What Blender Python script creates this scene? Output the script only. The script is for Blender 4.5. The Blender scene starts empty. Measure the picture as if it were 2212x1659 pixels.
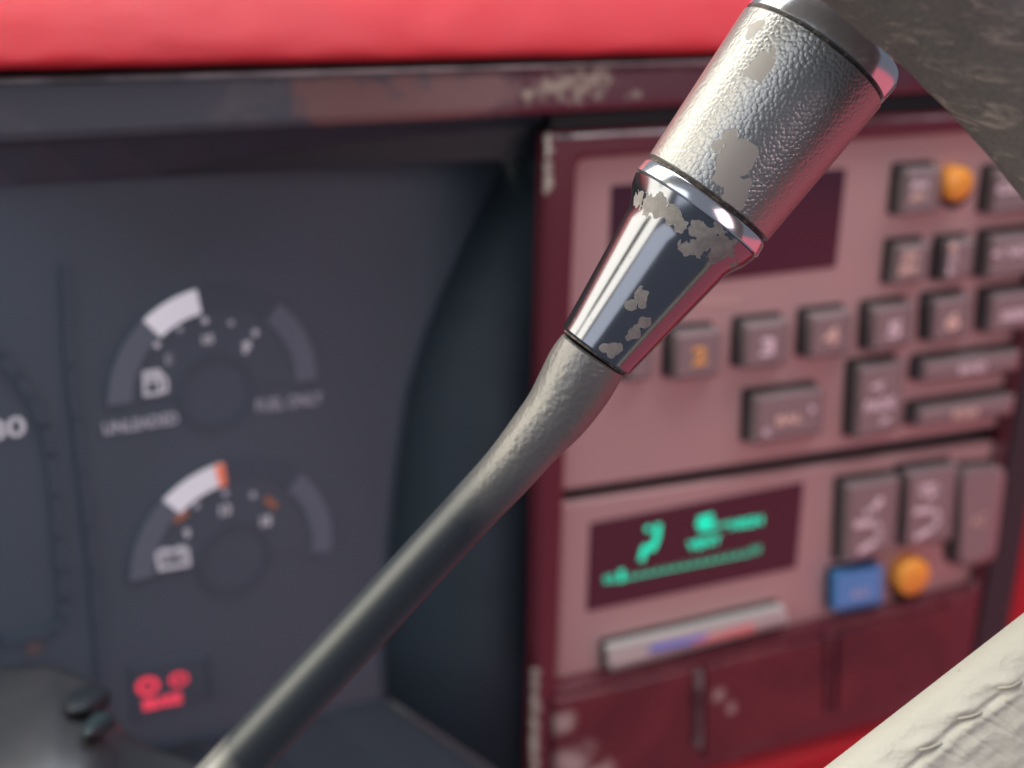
import bpy, bmesh, math, random
import numpy as np
from mathutils import Vector, Matrix, noise

S = bpy.context.scene
COL = S.collection
random.seed(7)

# ------------------------------------------------------------------ camera
# the dash faces -Y, X runs along it, Z is up
W, H, F = 2212.0, 1659.0, 2544.0
CX, CY = W/2, H/2
def ray_c(px, py): return Vector((px-CX, CY-py, -F))
Zc = -ray_c(990, 8460).normalized()
Xc = ray_c(7521, 60); Xc = (Xc - Zc*Xc.dot(Zc)).normalized()
Yc = Zc.cross(Xc)
CAM = Vector((0, -0.5, 1.15))
def to_w(v): return Vector((v.dot(Xc), v.dot(Yc), v.dot(Zc)))
RX, RY, RZ = to_w(Vector((1,0,0))), to_w(Vector((0,1,0))), to_w(Vector((0,0,1)))
cd = bpy.data.cameras.new('camera')
cam = bpy.data.objects.new('camera', cd); COL.objects.link(cam)
cam.matrix_world = Matrix(((RX.x,RY.x,RZ.x,CAM.x),(RX.y,RY.y,RZ.y,CAM.y),(RX.z,RY.z,RZ.z,CAM.z),(0,0,0,1)))
cd.sensor_width = 36; cd.lens = F/W*36
cd.clip_start = 0.01; cd.clip_end = 50
cd.dof.use_dof = True; cd.dof.focus_distance = 0.240; cd.dof.aperture_fstop = 8.3
S.camera = cam

# ------------------------------------------------------------------ light
w = bpy.data.worlds.new("World"); S.world = w; w.use_nodes = True
bg = w.node_tree.nodes['Background']
bg.inputs[0].default_value = (0.42, 0.48, 0.60, 1); bg.inputs[1].default_value = 0.27
def lamp(name, dirc, dist, target, sx, sy, power, col):
    """dirc in viewer terms: right, up, behind"""
    l = bpy.data.lights.new(name, 'AREA'); l.shape = 'RECTANGLE'; l.size = sx; l.size_y = sy
    l.energy = power; l.color = col
    o = bpy.data.objects.new(name, l); COL.objects.link(o)
    d = to_w(Vector(dirc).normalized())
    o.location = target + d*dist
    o.rotation_euler = (o.location-target).to_track_quat('Z', 'Y').to_euler()
    return o
TGT = CAM + to_w(Vector((0.05, 0.03, -0.26)))
lamp('side_window_light', (-0.90, 0.42, -0.06), 0.85, TGT, 1.2, 1.4, 19.5, (1.0, 0.94, 0.78))
lamp('rear_window_light', (-0.56, 0.27, 0.80), 1.1, TGT, 0.60, 1.2, 2.9, (0.88, 0.93, 1.0))
lamp('windshield_light', (0.05, 0.96, 0.16), 0.95, TGT, 1.5, 0.6, 15.0, (0.86, 0.94, 1.0))
lamp('red_bounce_fill', (0.76, -0.56, -0.36), 0.60, TGT, 0.80, 0.6, 0.75, (1.0, 0.035, 0.06))  # added lamp in place of bounce off the unseen red interior
lamp('cabin_bounce', (0.85, 0.05, 0.8), 0.9, TGT, 0.5, 0.5, 2.0, (1.0, 0.72, 0.74))

S.view_settings.view_transform = 'Standard'; S.view_settings.look = 'None'
S.view_settings.gamma = 1; S.view_settings.use_curve_mapping = False
S.view_settings.exposure = 0.35

# ------------------------------------------------------------------ helpers
def P(px, py, depth):
    return CAM + to_w(ray_c(px, py)) * (depth/F)
class Plane:
    def __init__(s, px, py, depth, vpx, vpy):
        s.O = P(px, py, depth)
        z = Vector((0,0,1)); x = to_w(ray_c(vpx, vpy)); x.z = 0
        s.x = x.normalized(); s.z = z; s.n = s.x.cross(z)     # n points to the viewer (-Y)
    def hit(s, px, py, h=0.0):
        d = to_w(ray_c(px, py)); o = s.O + s.n*h
        t = (o-CAM).dot(s.n)/d.dot(s.n)
        return CAM + d*t
    def uv(s, px, py, h=0.0):
        p = s.hit(px, py, h) - s.O
        return np.array((p.dot(s.x), p.dot(s.z)))
    def w(s, u, v, h=0.0):
        return s.O + s.x*float(u) + s.z*float(v) + s.n*h
P1 = Plane(1659, 829.5, 0.50, 7521, 60)       # radio and dash front
P2 = Plane(830, 885, 0.475, 4866, 47)         # gauge faces, deeper

def link(name, me, mat, parent=None):
    o = bpy.data.objects.new(name, me); COL.objects.link(o)
    if mat: me.materials.append(mat)
    if parent:
        o.parent = parent
        a = parent; off = Vector((0,0,0))
        while a: off += a.location; a = a.parent
        me.transform(Matrix.Translation(-off))
    return o
def mesh(name, verts, faces, mat, parent=None, smooth=False):
    me = bpy.data.meshes.new(name)
    me.from_pydata([tuple(v) for v in verts], [], faces)
    me.update()
    bm = bmesh.new(); bm.from_mesh(me); bmesh.ops.recalc_face_normals(bm, faces=bm.faces); bm.to_mesh(me); bm.free()
    if smooth:
        for p in me.polygons: p.use_smooth = True
    return link(name, me, mat, parent)
def thing(name, label, cat, loc, group=None):
    o = bpy.data.objects.new(name, None); COL.objects.link(o); o.location = loc
    o.empty_display_size = 0.02
    o['label'] = label; o['category'] = cat
    if group: o['group'] = group
    return o

def inset(poly, d):
    n = len(poly); out = []
    c = sum(poly)/n
    for i in range(n):
        a, b, e = poly[i-1], poly[i], poly[(i+1) % n]
        d1 = (b-a)/np.linalg.norm(b-a); d2 = (e-b)/np.linalg.norm(e-b)
        n1 = np.array((-d1[1], d1[0])); n2 = np.array((-d2[1], d2[0]))
        if n1.dot(c-b) < 0: n1 = -n1
        if n2.dot(c-b) < 0: n2 = -n2
        m = n1+n2
        out.append(b + m*d/max(0.3, (1+n1.dot(n2))))
    return out
def rounded(poly, r, k=5):
    n = len(poly); out = []
    for i in range(n):
        a, b, e = poly[i-1], poly[i], poly[(i+1) % n]
        la, lb = np.linalg.norm(a-b), np.linalg.norm(e-b)
        rr = min(r, la*0.49, lb*0.49)
        p0 = b+(a-b)/la*rr; p2 = b+(e-b)/lb*rr
        for j in range(k):
            t = j/(k-1)
            out.append(p0*(1-t)**2 + b*2*t*(1-t) + p2*t*t)
    return out
def slab(name, pl, px, h0, h1, mat, parent, r=0.0, bev=0.0006, mh=None, dome=0.0):
    """a block on plane pl: corners px (as seen at height mh), base h0, front h1"""
    if mh is None: mh = h1
    q = [pl.uv(x, y, mh) for x, y in px]
    rings = []
    r = max(r, 1e-5)
    rings.append((q, h0, r)); rings.append((q, h1-bev, r))
    rings.append((inset(q, bev*0.3), h1-bev*0.3, max(r-bev*.3, 1e-5)))
    rings.append((inset(q, bev), h1, max(r-bev, 1e-5)))
    V = []; Fc = []; k = 5; n = len(q)*k
    for poly, h, rr in rings:
        for p in rounded(poly, rr, k): V.append(pl.w(p[0], p[1], h))
    for a in range(len(rings)-1):
        for i in range(n):
            j = (i+1) % n
            Fc.append((a*n+i, a*n+j, (a+1)*n+j, (a+1)*n+i))
    if dome:
        c = sum(inset(q, bev))/len(q); V.append(pl.w(c[0], c[1], h1+dome))
        for i in range(n): Fc.append((3*n+i, 3*n+(i+1) % n, 4*n))
    else: Fc.append(tuple(range(3*n, 4*n)))
    Fc.append(tuple(range(n-1, -1, -1)))
    return mesh(name, V, Fc, mat, parent)
def frame(name, pl, outer, inner, h0, h1, mat, parent, bev=0.0015, ro=0.004, ri=0.004):
    k = 5
    qo = [pl.uv(x, y, h1) for x, y in outer]; qi = [pl.uv(x, y, h1) for x, y in inner]
    rings = [(qo, h0, ro), (qo, h1-bev, ro), (inset(qo, bev*.3), h1-bev*.3, ro), (inset(qo, bev), h1, ro),
             (inset(qi, -bev), h1, ri), (inset(qi, -bev*.3), h1-bev*.3, ri), (qi, h1-bev, ri), (qi, h0, ri)]
    n = len(outer)*k; V = []; Fc = []
    for poly, h, rr in rings:
        for p in rounded(poly, rr, k): V.append(pl.w(p[0], p[1], h))
    for a in range(len(rings)):
        b = (a+1) % len(rings)
        for i in range(n):
            j = (i+1) % n
            Fc.append((a*n+i, a*n+j, b*n+j, b*n+i))
    return mesh(name, V, Fc, mat, parent)
def loft(name, A, B, mat, parent, th=0.002, back=None, smooth=False):
    """sheet between two point rows, thickened away from the viewer"""
    n = len(A); V = list(A)+list(B); Fc = []
    bd = back or Vector((0, 1, 0))
    V += [a+bd*th for a in A]+[b+bd*th for b in B]
    for i in range(n-1):
        Fc += [(i, i+1, n+i+1, n+i), (2*n+i, 3*n+i, 3*n+i+1, 2*n+i+1),
               (i, 2*n+i, 2*n+i+1, i+1), (n+i, n+i+1, 3*n+i+1, 3*n+i)]
    Fc += [(0, n, 3*n, 2*n), (n-1, 3*n-1, 4*n-1, 2*n-1)]
    return mesh(name, V, Fc, mat, parent, smooth)
def disc(name, pl, px, py, r_px, h0, h1, mat, parent, bev=0.001, seg=40, dome=0.001):
    c = pl.uv(px, py, h1); r = np.linalg.norm(pl.uv(px, py+r_px, h1)-c)
    V = []; Fc = []
    rr = [(r, h0), (r, h1-bev), (r-bev*.3, h1-bev*.3), (r-bev, h1), (r*0.5, h1+dome*.7)]
    for a, h in rr:
        for i in range(seg):
            t = 2*math.pi*i/seg; V.append(pl.w(c[0]+a*math.cos(t), c[1]+a*math.sin(t), h))
    V.append(pl.w(c[0], c[1], h1+dome))
    for a in range(len(rr)-1):
        for i in range(seg):
            j = (i+1) % seg; Fc.append((a*seg+i, a*seg+j, (a+1)*seg+j, (a+1)*seg+i))
    m = len(V)-1
    for i in range(seg): Fc.append(((len(rr)-1)*seg+i, (len(rr)-1)*seg+(i+1) % seg, m))
    Fc.append(tuple(range(seg-1, -1, -1)))
    return mesh(name, V, Fc, mat, parent)
def ring(name, pl, cuv, r0, r1, a0, a1, h, mat, parent, seg=40, th=0.0004):
    """flat arc; angles in radians, counter-clockwise from +u"""
    V = []; Fc = []
    for i in range(seg+1):
        t = a0+(a1-a0)*i/seg
        for r in (r0, r1):
            for hh in (h, h+th):
                V.append(pl.w(cuv[0]+r*math.cos(t), cuv[1]+r*math.sin(t), hh))
    for i in range(seg):
        a = i*4; b = a+4
        Fc += [(a+1, a+3, b+3, b+1), (a, b, b+2, a+2), (a, a+1, b+1, b), (a+2, b+2, b+3, a+3)]
    Fc += [(0, 2, 3, 1), (seg*4, seg*4+1, seg*4+3, seg*4+2)]
    return mesh(name, V, Fc, mat, parent)
def text(name, s, pl, p0, p1, hpx, h, mat, parent, th=0.0003, bold=0.0):
    """writing whose baseline runs from p0 to p1"""
    cu = bpy.data.curves.new(name, 'FONT'); cu.body = s; cu.size = 1; cu.offset = bold
    cu.resolution_u = 3
    o = bpy.data.objects.new(name, cu); COL.objects.link(o)
    dg = bpy.context.evaluated_depsgraph_get()
    me = bpy.data.meshes.new_from_object(o.evaluated_get(dg))
    bpy.data.objects.remove(o)
    co = np.array([v.co[:] for v in me.vertices])
    mn, mx = co.min(0), co.max(0)
    a, b = pl.uv(*p0, h), pl.uv(*p1, h); d = b-a; L = np.linalg.norm(d); d = d/L
    up = np.array((0.0, 1.0)); up = up - d*0.0
    mx_, my_ = (p0[0]+p1[0])/2, (p0[1]+p1[1])/2
    hh = abs(pl.uv(mx_, my_-hpx, h)[1]-pl.uv(mx_, my_, h)[1])
    for v in me.vertices:
        x = (v.co.x-mn[0])/(mx[0]-mn[0])*L; y = (v.co.y-mn[1])/(mx[1]-mn[1])*hh
        q = a + d*x + up*y
        v.co = pl.w(q[0], q[1], h+th)
    return link(name, me, mat, parent)
def strokes(name, pl, lines, wpx, h, mat, parent, th=0.0004, closed=False):
    """flat marks drawn as bars between pixel points"""
    V = []; Fc = []
    for ln in lines:
        for (x0, y0), (x1, y1) in zip(ln[:-1], ln[1:]):
            a, b = pl.uv(x0, y0, h), pl.uv(x1, y1, h)
            wd = wpx*0.5*0.47/F
            d = b-a; L = np.linalg.norm(d); d = d/L if L > 0 else np.array((1., 0.)); nn = np.array((-d[1], d[0]))*wd
            a2, b2 = a-d*wd*0.6, b+d*wd*0.6
            i = len(V)
            for hh in (h, h+th):
                for q in (a2-nn, b2-nn, b2+nn, a2+nn): V.append(pl.w(q[0], q[1], hh))
            Fc += [(i+4, i+5, i+6, i+7), (i, i+3, i+2, i+1)] + [(i+k, i+(k+1) % 4, i+4+(k+1) % 4, i+4+k) for k in range(4)]
    return mesh(name, V, Fc, mat, parent)

# ------------------------------------------------------------------ materials
def mat(name, col, rough=0.5, metal=0.0, spec=0.5, emit=None, es=0.0, coat=0.0):
    m = bpy.data.materials.new(name); m.use_nodes = True
    b = m.node_tree.nodes['Principled BSDF']
    b.inputs['Base Color'].default_value = (*col, 1)
    b.inputs['Roughness'].default_value = rough; b.inputs['Metallic'].default_value = metal
    b.inputs['Specular IOR Level'].default_value = spec
    b.inputs['Coat Weight'].default_value = coat
    if emit: b.inputs['Emission Color'].default_value = (*emit, 1); b.inputs['Emission Strength'].default_value = es
    return m
class NT:
    def __init__(s, m): s.t = m.node_tree; s.b = s.t.nodes['Principled BSDF']
    def n(s, typ, **kw):
        x = s.t.nodes.new(typ)
        for k, v in kw.items(): setattr(x, k, v)
        return x
    def l(s, a, b): s.t.links.new(a, b)
    def co(s): return s.n('ShaderNodeTexCoord').outputs['Object']
    def noise(s, scale, detail=4, rough=0.55, vec=None, dist=0.0):
        x = s.n('ShaderNodeTexNoise'); x.inputs['Scale'].default_value = scale
        x.inputs['Detail'].default_value = detail; x.inputs['Roughness'].default_value = rough
        x.inputs['Distortion'].default_value = dist
        s.l(vec or s.co(), x.inputs['Vector']); return x.outputs['Fac']
    def ramp(s, fac, stops):
        x = s.n('ShaderNodeValToRGB'); e = x.color_ramp.elements
        while len(e) < len(stops): e.new(0.5)
        for i, (p, c) in enumerate(stops):
            e[i].position = p; e[i].color = (c, c, c, 1) if not isinstance(c, tuple) else (*c, 1)
        s.l(fac, x.inputs[0]); return x.outputs[0]
    def mix(s, fac, a, b):
        x = s.n('ShaderNodeMix', data_type='RGBA')
        for sock, v in ((x.inputs[0], fac), (x.inputs[6], a), (x.inputs[7], b)):
            if hasattr(v, 'links'): s.l(v, sock)
            elif isinstance(v, tuple): sock.default_value = (*v, 1)
            else: sock.default_value = v
        return x.outputs[2]
    def math(s, op, a, b=0.0, clamp=False):
        x = s.n('ShaderNodeMath', operation=op); x.use_clamp = clamp
        for sock, v in ((x.inputs[0], a), (x.inputs[1], b)):
            if hasattr(v, 'links'): s.l(v, sock)
            else: sock.default_value = v
        return x.outputs[0]
    def bump(s, hgt, strength=0.3, dist=0.001):
        x = s.n('ShaderNodeBump'); x.inputs['Strength'].default_value = strength
        x.inputs['Distance'].default_value = dist
        s.l(hgt, x.inputs['Height']); s.l(x.outputs[0], s.b.inputs['Normal']); return x
    def near(s, pts, vec=None, wob=0.0, wscale=300, det=3):
        """1 close to any of pts ((x,y,z),radius) in object space, falling to 0; ragged by noise"""
        vec = vec or s.co(); out = None
        nz = s.noise(wscale, det, 0.6, vec)
        for p, r in pts:
            d = s.n('ShaderNodeVectorMath', operation='DISTANCE'); s.l(vec, d.inputs[0]); d.inputs[1].default_value = p
            v = s.math('SUBTRACT', 1.0, s.math('DIVIDE', d.outputs['Value'], r))
            out = v if out is None else s.math('MAXIMUM', out, v)
        return s.math('ADD', out, s.math('MULTIPLY', s.math('SUBTRACT', nz, 0.5), wob))
def worn(name, base, dirt, scale, lo, hi, r0, r1, spec=0.5, bumpy=0.15, bscale=900):
    m = mat(name, base, r0, spec=spec); t = NT(m)
    f = t.ramp(t.noise(scale, 6, 0.62, dist=0.6), ((lo, 0.0), (hi, 1.0)))
    t.l(t.mix(f, base, dirt), t.b.inputs['Base Color'])
    t.l(t.math('ADD', t.math('MULTIPLY', f, r1-r0), r0), t.b.inputs['Roughness'])
    if bumpy: t.bump(t.noise(bscale, 3), bumpy, 0.0006)
    return m

M_red = mat('red_vinyl', (0.62, 0.022, 0.045), 0.42, spec=0.35)
t = NT(M_red)
f = t.ramp(t.noise(14, 5, 0.65, dist=1.0), ((0.35, 0.0), (0.75, 1.0)))
t.l(t.mix(f, (0.56, 0.012, 0.022), (0.50, 0.024, 0.036)), t.b.inputs['Base Color'])
t.bump(t.math('ADD', t.noise(1100, 4, .7), t.noise(120, 3)), 0.5, 0.0008)
M_fascia = worn('worn_black_trim_red_reflection', (0.092, 0.092, 0.110), (0.115, 0.105, 0.12), 22, 0.52, 0.66, 0.16, 0.4)
M_black = mat('black_plastic', (0.020, 0.024, 0.030), 0.55)
M_hood = worn('slate_plastic', (0.055, 0.062, 0.080), (0.065, 0.068, 0.09), 9, 0.4, 0.7, 0.6, 0.7)
M_wall = worn('charcoal_plastic', (0.020, 0.035, 0.045), (0.026, 0.037, 0.054), 9, 0.4, 0.7, 0.65, 0.75, bumpy=0.1)
M_maroon = worn('maroon_trim', (0.105, 0.016, 0.026), (0.16, 0.05, 0.055), 30, 0.48, 0.75, 0.25, 0.5, spec=0.6)
M_mtop = worn('maroon_glossy_plate', (0.062, 0.010, 0.016), (0.17, 0.022, 0.030), 13, 0.42, 0.70, 0.2, 0.34, spec=0.6)
M_plate = mat('mauve_grey_faceplate', (0.50, 0.295, 0.285), 0.48)
NT(M_plate).bump(NT(M_plate).noise(2500, 2), 0.15, 0.0003)
M_btn = mat('mauve_grey_button', (0.27, 0.20, 0.20), 0.25)
M_recess_shade = mat('recess_shade_black', (0.010, 0.010, 0.011), 0.6)  # flat black standing in for shade in button and knob recesses
M_disp = mat('smoked_display_window', (0.065, 0.018, 0.034), 0.16)
M_orange = mat('amber_knob', (0.95, 0.36, 0.05), 0.35)
M_blue = mat('blue_button', (0.09, 0.31, 0.66), 0.35)
M_ink = mat('pale_lettering', (0.85, 0.66, 0.70), 0.5)
M_inko = mat('amber_lettering', (0.90, 0.42, 0.12), 0.5)
M_inks = mat('cream_lettering', (0.88, 0.58, 0.48), 0.5)
M_green = mat('green_display_segment', (0.0, 0.1, 0.07), 0.5, emit=(0.0, 0.72, 0.46), es=1.0)
M_greend = mat('dim_green_display_segment', (0.0, 0.08, 0.05), 0.5, emit=(0.03, 0.42, 0.27), es=1.0)
M_redlit = mat('lit_red_warning', (0.4, 0.02, 0.04), 0.5, emit=(1.0, 0.05, 0.10), es=0.65)
M_dial = mat('charcoal_dial', (0.070, 0.092, 0.105), 0.6)
M_dial2 = mat('dark_dial_ring', (0.052, 0.072, 0.086), 0.6)
M_hub = mat('hub_ring_plastic', (0.058, 0.075, 0.086), 0.6)
M_band = mat('grey_gauge_band', (0.17, 0.20, 0.23), 0.6)
M_white = mat('white_gauge_print', (0.62, 0.60, 0.63), 0.6, emit=(0.60, 0.58, 0.62), es=0.25)  # faint glow added to this and the grey print; neither is a lamp
M_pale = mat('grey_gauge_print', (0.48, 0.46, 0.5), 0.6, emit=(0.3, 0.29, 0.33), es=0.3)
M_tick = mat('orange_gauge_print', (0.60, 0.20, 0.05), 0.6)
M_need = mat('white_needle', (0.80, 0.78, 0.80), 0.5, emit=(0.7, 0.68, 0.74), es=0.4)  # needle and its tip brightened by an added glow, though they are unlit
M_needo = mat('orange_needle_tip', (0.9, 0.2, 0.08), 0.5, emit=(0.9, 0.22, 0.1), es=0.35)
M_slide = mat('pale_slider', (0.55, 0.50, 0.47), 0.35)
M_sred = mat('slider_red_print', (0.70, 0.20, 0.20), 0.5)
M_sblue = mat('slider_blue_print', (0.16, 0.20, 0.62), 0.5)
M_shroud = worn('dusty_grey_shroud', (0.045, 0.045, 0.050), (0.075, 0.07, 0.075), 12, 0.4, 0.75, 0.35, 0.55)
# clear dusty lens over the gauges
M_lens = bpy.data.materials.new('dusty_clear_lens'); M_lens.use_nodes = True
t = NT(M_lens); t.b.inputs['Base Color'].default_value = (0.20, 0.28, 0.38, 1); t.b.inputs['Roughness'].default_value = 0.35
tr = t.n('ShaderNodeBsdfTransparent'); mx = t.n('ShaderNodeMixShader')
f = t.ramp(t.noise(7, 4, 0.5, dist=0.8), ((0.3, 0.07), (0.75, 0.14)))
t.l(f, mx.inputs[0]); t.l(tr.outputs[0], mx.inputs[1]); t.l(t.b.outputs[0], mx.inputs[2])
t.l(mx.outputs[0], t.t.nodes['Material Output'].inputs[0])

# ------------------------------------------------------------------ dashboard
dash = thing('dashboard', 'red padded vehicle dashboard with worn black trim strip with painted red reflections and maroon centre frame', 'dashboard', P1.hit(1106, 1400))
def L(a, b): return lambda x: a+b*x
redge, ridge, fbot, ltop = L(147, -.0235), L(173, -.0275), L(315, -.055), L(405, -.062)
# padded top: a rounded section run along the dash
prof = [(-0.004,-0.03),(-0.0050,0.000),(-0.0048,0.0100),(-0.0038,0.0128),(-0.001,0.0124),(0.003,0.0108),(0.009,0.0072),(0.015,0.0030),(0.022,-0.003),(0.030,-0.011),(0.042,-0.024),(0.06,-0.05),(0.075,-0.09),(0.09,-0.15),(-0.004,-0.15)]
NX = 90; V = []; Fc = []
for i in range(NX+1):
    x = -700+3900*i/NX
    e = P1.uv(x, redge(x), 0.008)
    for j, (up, out) in enumerate(prof):
        wv = 0.0006*noise.noise(Vector((x*0.01, j*0.7, 3)))
        V.append(P1.w(e[0], e[1]+up+wv+0.004, out+wv))
m = len(prof)
for i in range(NX):
    for j in range(m):
        k = (j+1) % m; Fc.append((i*m+j, i*m+k, (i+1)*m+k, (i+1)*m+j))
Fc += [tuple(range(m)), tuple(range(NX*m, NX*m+m))]
pad = mesh('padded_top', V, Fc, M_red, dash, True)
sub = pad.modifiers.new('round', 'SUBSURF'); sub.levels = sub.render_levels = 2

slab('shadow_gap', P1, [(-700, 120), (3200, 20), (3200, 260), (-700, 420)], -0.03, -0.012, M_black, dash)
O_ = dash.location
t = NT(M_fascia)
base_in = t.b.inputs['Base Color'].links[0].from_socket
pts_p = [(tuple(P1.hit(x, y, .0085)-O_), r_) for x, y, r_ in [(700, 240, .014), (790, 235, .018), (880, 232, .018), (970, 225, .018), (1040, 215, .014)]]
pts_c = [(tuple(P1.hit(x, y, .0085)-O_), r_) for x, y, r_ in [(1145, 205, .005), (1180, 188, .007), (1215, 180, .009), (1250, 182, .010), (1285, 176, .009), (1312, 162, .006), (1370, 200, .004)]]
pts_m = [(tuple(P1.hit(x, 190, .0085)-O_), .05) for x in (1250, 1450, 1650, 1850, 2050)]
mm_ = t.ramp(t.near(pts_m, wob=.5, wscale=40), ((0.1, 0.0), (0.6, 1.0)))  # maroon painted in for the red reflected along the right half
mp_ = t.ramp(t.near(pts_p, wob=2.6, wscale=85), ((0.0, 0.0), (0.55, 1.0)))  # pink patch painted as a reflection of the red interior
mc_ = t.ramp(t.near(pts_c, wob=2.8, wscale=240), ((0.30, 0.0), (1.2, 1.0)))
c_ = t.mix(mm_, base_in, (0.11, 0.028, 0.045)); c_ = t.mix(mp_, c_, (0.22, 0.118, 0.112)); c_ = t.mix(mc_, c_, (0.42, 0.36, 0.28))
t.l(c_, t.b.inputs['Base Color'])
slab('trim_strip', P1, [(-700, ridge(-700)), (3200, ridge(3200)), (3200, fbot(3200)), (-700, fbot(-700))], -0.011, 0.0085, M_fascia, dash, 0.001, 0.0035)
slab('centre_backing', P1, [(1185, 200), (2600, 120), (2500, 1900), (1165, 1900)], -0.02, -0.009, M_black, dash)
M_edge = mat('edge_glint_metal', (0.34, 0.42, 0.42), 0.32, 0.7)
t = NT(M_edge); t.l(t.ramp(t.noise(30, 5), ((0.35, 0.10), (0.65, 0.42))), t.b.inputs['Base Color'])
# (tube helper is defined below, so the edge-glint strip is added there)
# upper trim between strip and gauge opening, facing down and toward the driver
xs = [-700+1885*i/12 for i in range(13)]
loft('gauge_hood', [P1.hit(x, fbot(x)-8, 0.001) for x in xs], [P2.hit(-700+1795*i/12, ltop(-700+1795*i/12), 0.004) for i in range(13)], M_hood, dash, 0.002)
C1 = [(1095,337),(1042,450),(1000,540),(955,640),(918,735),(885,850),(862,1000),(846,1150),(836,1300),(833,1400),(836,1512)]
B1 = [(1190,250),(1186,400),(1184,520),(1182,620),(1180,735),(1176,850),(1172,1000),(1168,1150),(1163,1300),(1161,1400),(1180,1745)]
loft('gauge_side_wall', [P2.hit(*c, 0.004) for c in C1], [P1.hit(*b, 0.0) for b in B1], M_wall, dash, 0.002, smooth=True)
C2 = [(836,1512),(700,1543),(560,1572),(420,1598),(200,1640),(0,1670),(-300,1720),(-700,1790)]
B2 = [(1180,1745),(1000,1790),(800,1830),(600,1860),(300,1900),(0,1950),(-300,2000),(-700,2080)]
loft('gauge_floor', [P2.hit(*c, 0.004) for c in C2], [P1.hit(*b, 0.0) for b in B2], M_wall, dash, 0.002)
# pale rolled edge where wall and floor meet
def tube_pts(name, pts, rad, m_, parent, seg=10):
    V = []; Fc = []
    for i, p in enumerate(pts):
        d = (pts[min(i+1, len(pts)-1)]-pts[max(i-1, 0)]).normalized()
        a = d.cross(Vector((0.1, 1, 0.2))).normalized(); b = d.cross(a)
        for k in range(seg):
            th = 2*math.pi*k/seg; V.append(p+(a*math.cos(th)+b*math.sin(th))*rad)
    for i in range(len(pts)-1):
        for k in range(seg):
            j = (k+1) % seg; Fc.append((i*seg+k, i*seg+j, (i+1)*seg+j, (i+1)*seg+k))
    Fc += [tuple(range(seg)), tuple(range((len(pts)-1)*seg, len(pts)*seg))]
    return mesh(name, V, Fc, m_, parent, True)
tube_pts('trim_edge_glint', [P1.hit(x, ridge(x)+3, 0.0072) for x in range(-600, 3200, 100)], 0.0014, M_edge, dash)  # thin pale tube added as the glint on the strip's bevel
pA, pB = P2.hit(836, 1514, 0.004), P1.hit(1180, 1745, 0.0)
tube_pts('moulding_edge', [pA.lerp(pB, i/6) for i in range(7)], 0.0018, mat('pale_grey_edge', (0.07, 0.066, 0.075), 0.4), dash)

# maroon frame round radio and climate panel
M_frame = worn('maroon_frame_worn', (0.115, 0.016, 0.028), (0.30, 0.22, 0.21), 34, 0.62, 0.78, 0.25, 0.5, spec=0.6)
t = NT(M_frame)
base_in = t.b.inputs['Base Color'].links[0].from_socket
pts_w = [(tuple(P1.hit(1153, y, .005)-O_), .0036) for y in range(1450, 1700, 14)]+[(tuple(P1.hit(1183, y, .005)-O_), .0026) for y in range(296, 420, 14)]
mw_ = t.ramp(t.near(pts_w, wob=2.2, wscale=200), ((0.2, 0.0), (0.9, 1.0)))
t.l(t.mix(mw_, base_in, (0.55, 0.50, 0.42)), t.b.inputs['Base Color'])
frame('centre_frame', P1, [(1182,287),(2303,226),(2086,1513),(1146,1772)], [(1250,345),(2290,272),(2112,1268),(1203,1492)], -0.003, 0.006, M_frame, dash, 0.0022, 0.003, 0.005)
tube_pts('frame_edge', [P1.hit(1196+i*55, 298-i*2.9, 0.0052) for i in range(20)], 0.0010, M_edge, dash)
tube_pts('frame_edge', [P1.hit(1184-i*1.9, 300+i*60, 0.0050) for i in range(20)], 0.0007, M_frame, dash)
# lower tray behind the three blank plates
slab('lower_frame', P1, [(1203,1490),(2116,1270),(2080,1500),(1480,1665),(1190,1745)], -0.008, 0.0068, M_maroon, dash, 0.002, 0.001)
for q in ([(1200,1516),(1503,1444),(1500,1650),(1196,1732)], [(1524,1440),(1786,1376),(1782,1548),(1520,1640)], [(1812,1368),(2066,1310),(2050,1468),(1806,1543)]):
    slab('blank_plate', P1, q, -0.002, 0.0095, M_mtop, dash, 0.0015, 0.0012)
t = NT(M_mtop); base_in = t.b.inputs['Base Color'].links[0].from_socket
md_ = t.ramp(t.near([(tuple(P1.hit(x, y, .009)-O_), r_) for x, y, r_ in [(1235, 1655, .016), (1290, 1680, .014), (1215, 1560, .008), (1550, 1500, .006), (1580, 1530, .005)]], wob=1.5, wscale=110), ((0.15, 0.0), (0.8, 1.0)))
t.l(t.mix(md_, base_in, (0.42, 0.33, 0.30)), t.b.inputs['Base Color'])
M_rib = worn('rib_lit_grey', (0.10, 0.04, 0.048), (0.28, 0.22, 0.22), 60, 0.45, 0.65, 0.35, 0.5)  # grey put into the colour for the light on this ridge
slab('divider_rib', P1, [(1508,1455),(1521,1452),(1519,1618),(1507,1622)], 0.0, 0.0125, M_rib, dash, 0.001, 0.0012)
slab('divider_rib', P1, [(1790,1374),(1806,1370),(1800,1540),(1786,1545)], 0.0, 0.0105, M_maroon, dash, 0.001, 0.0012)
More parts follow.
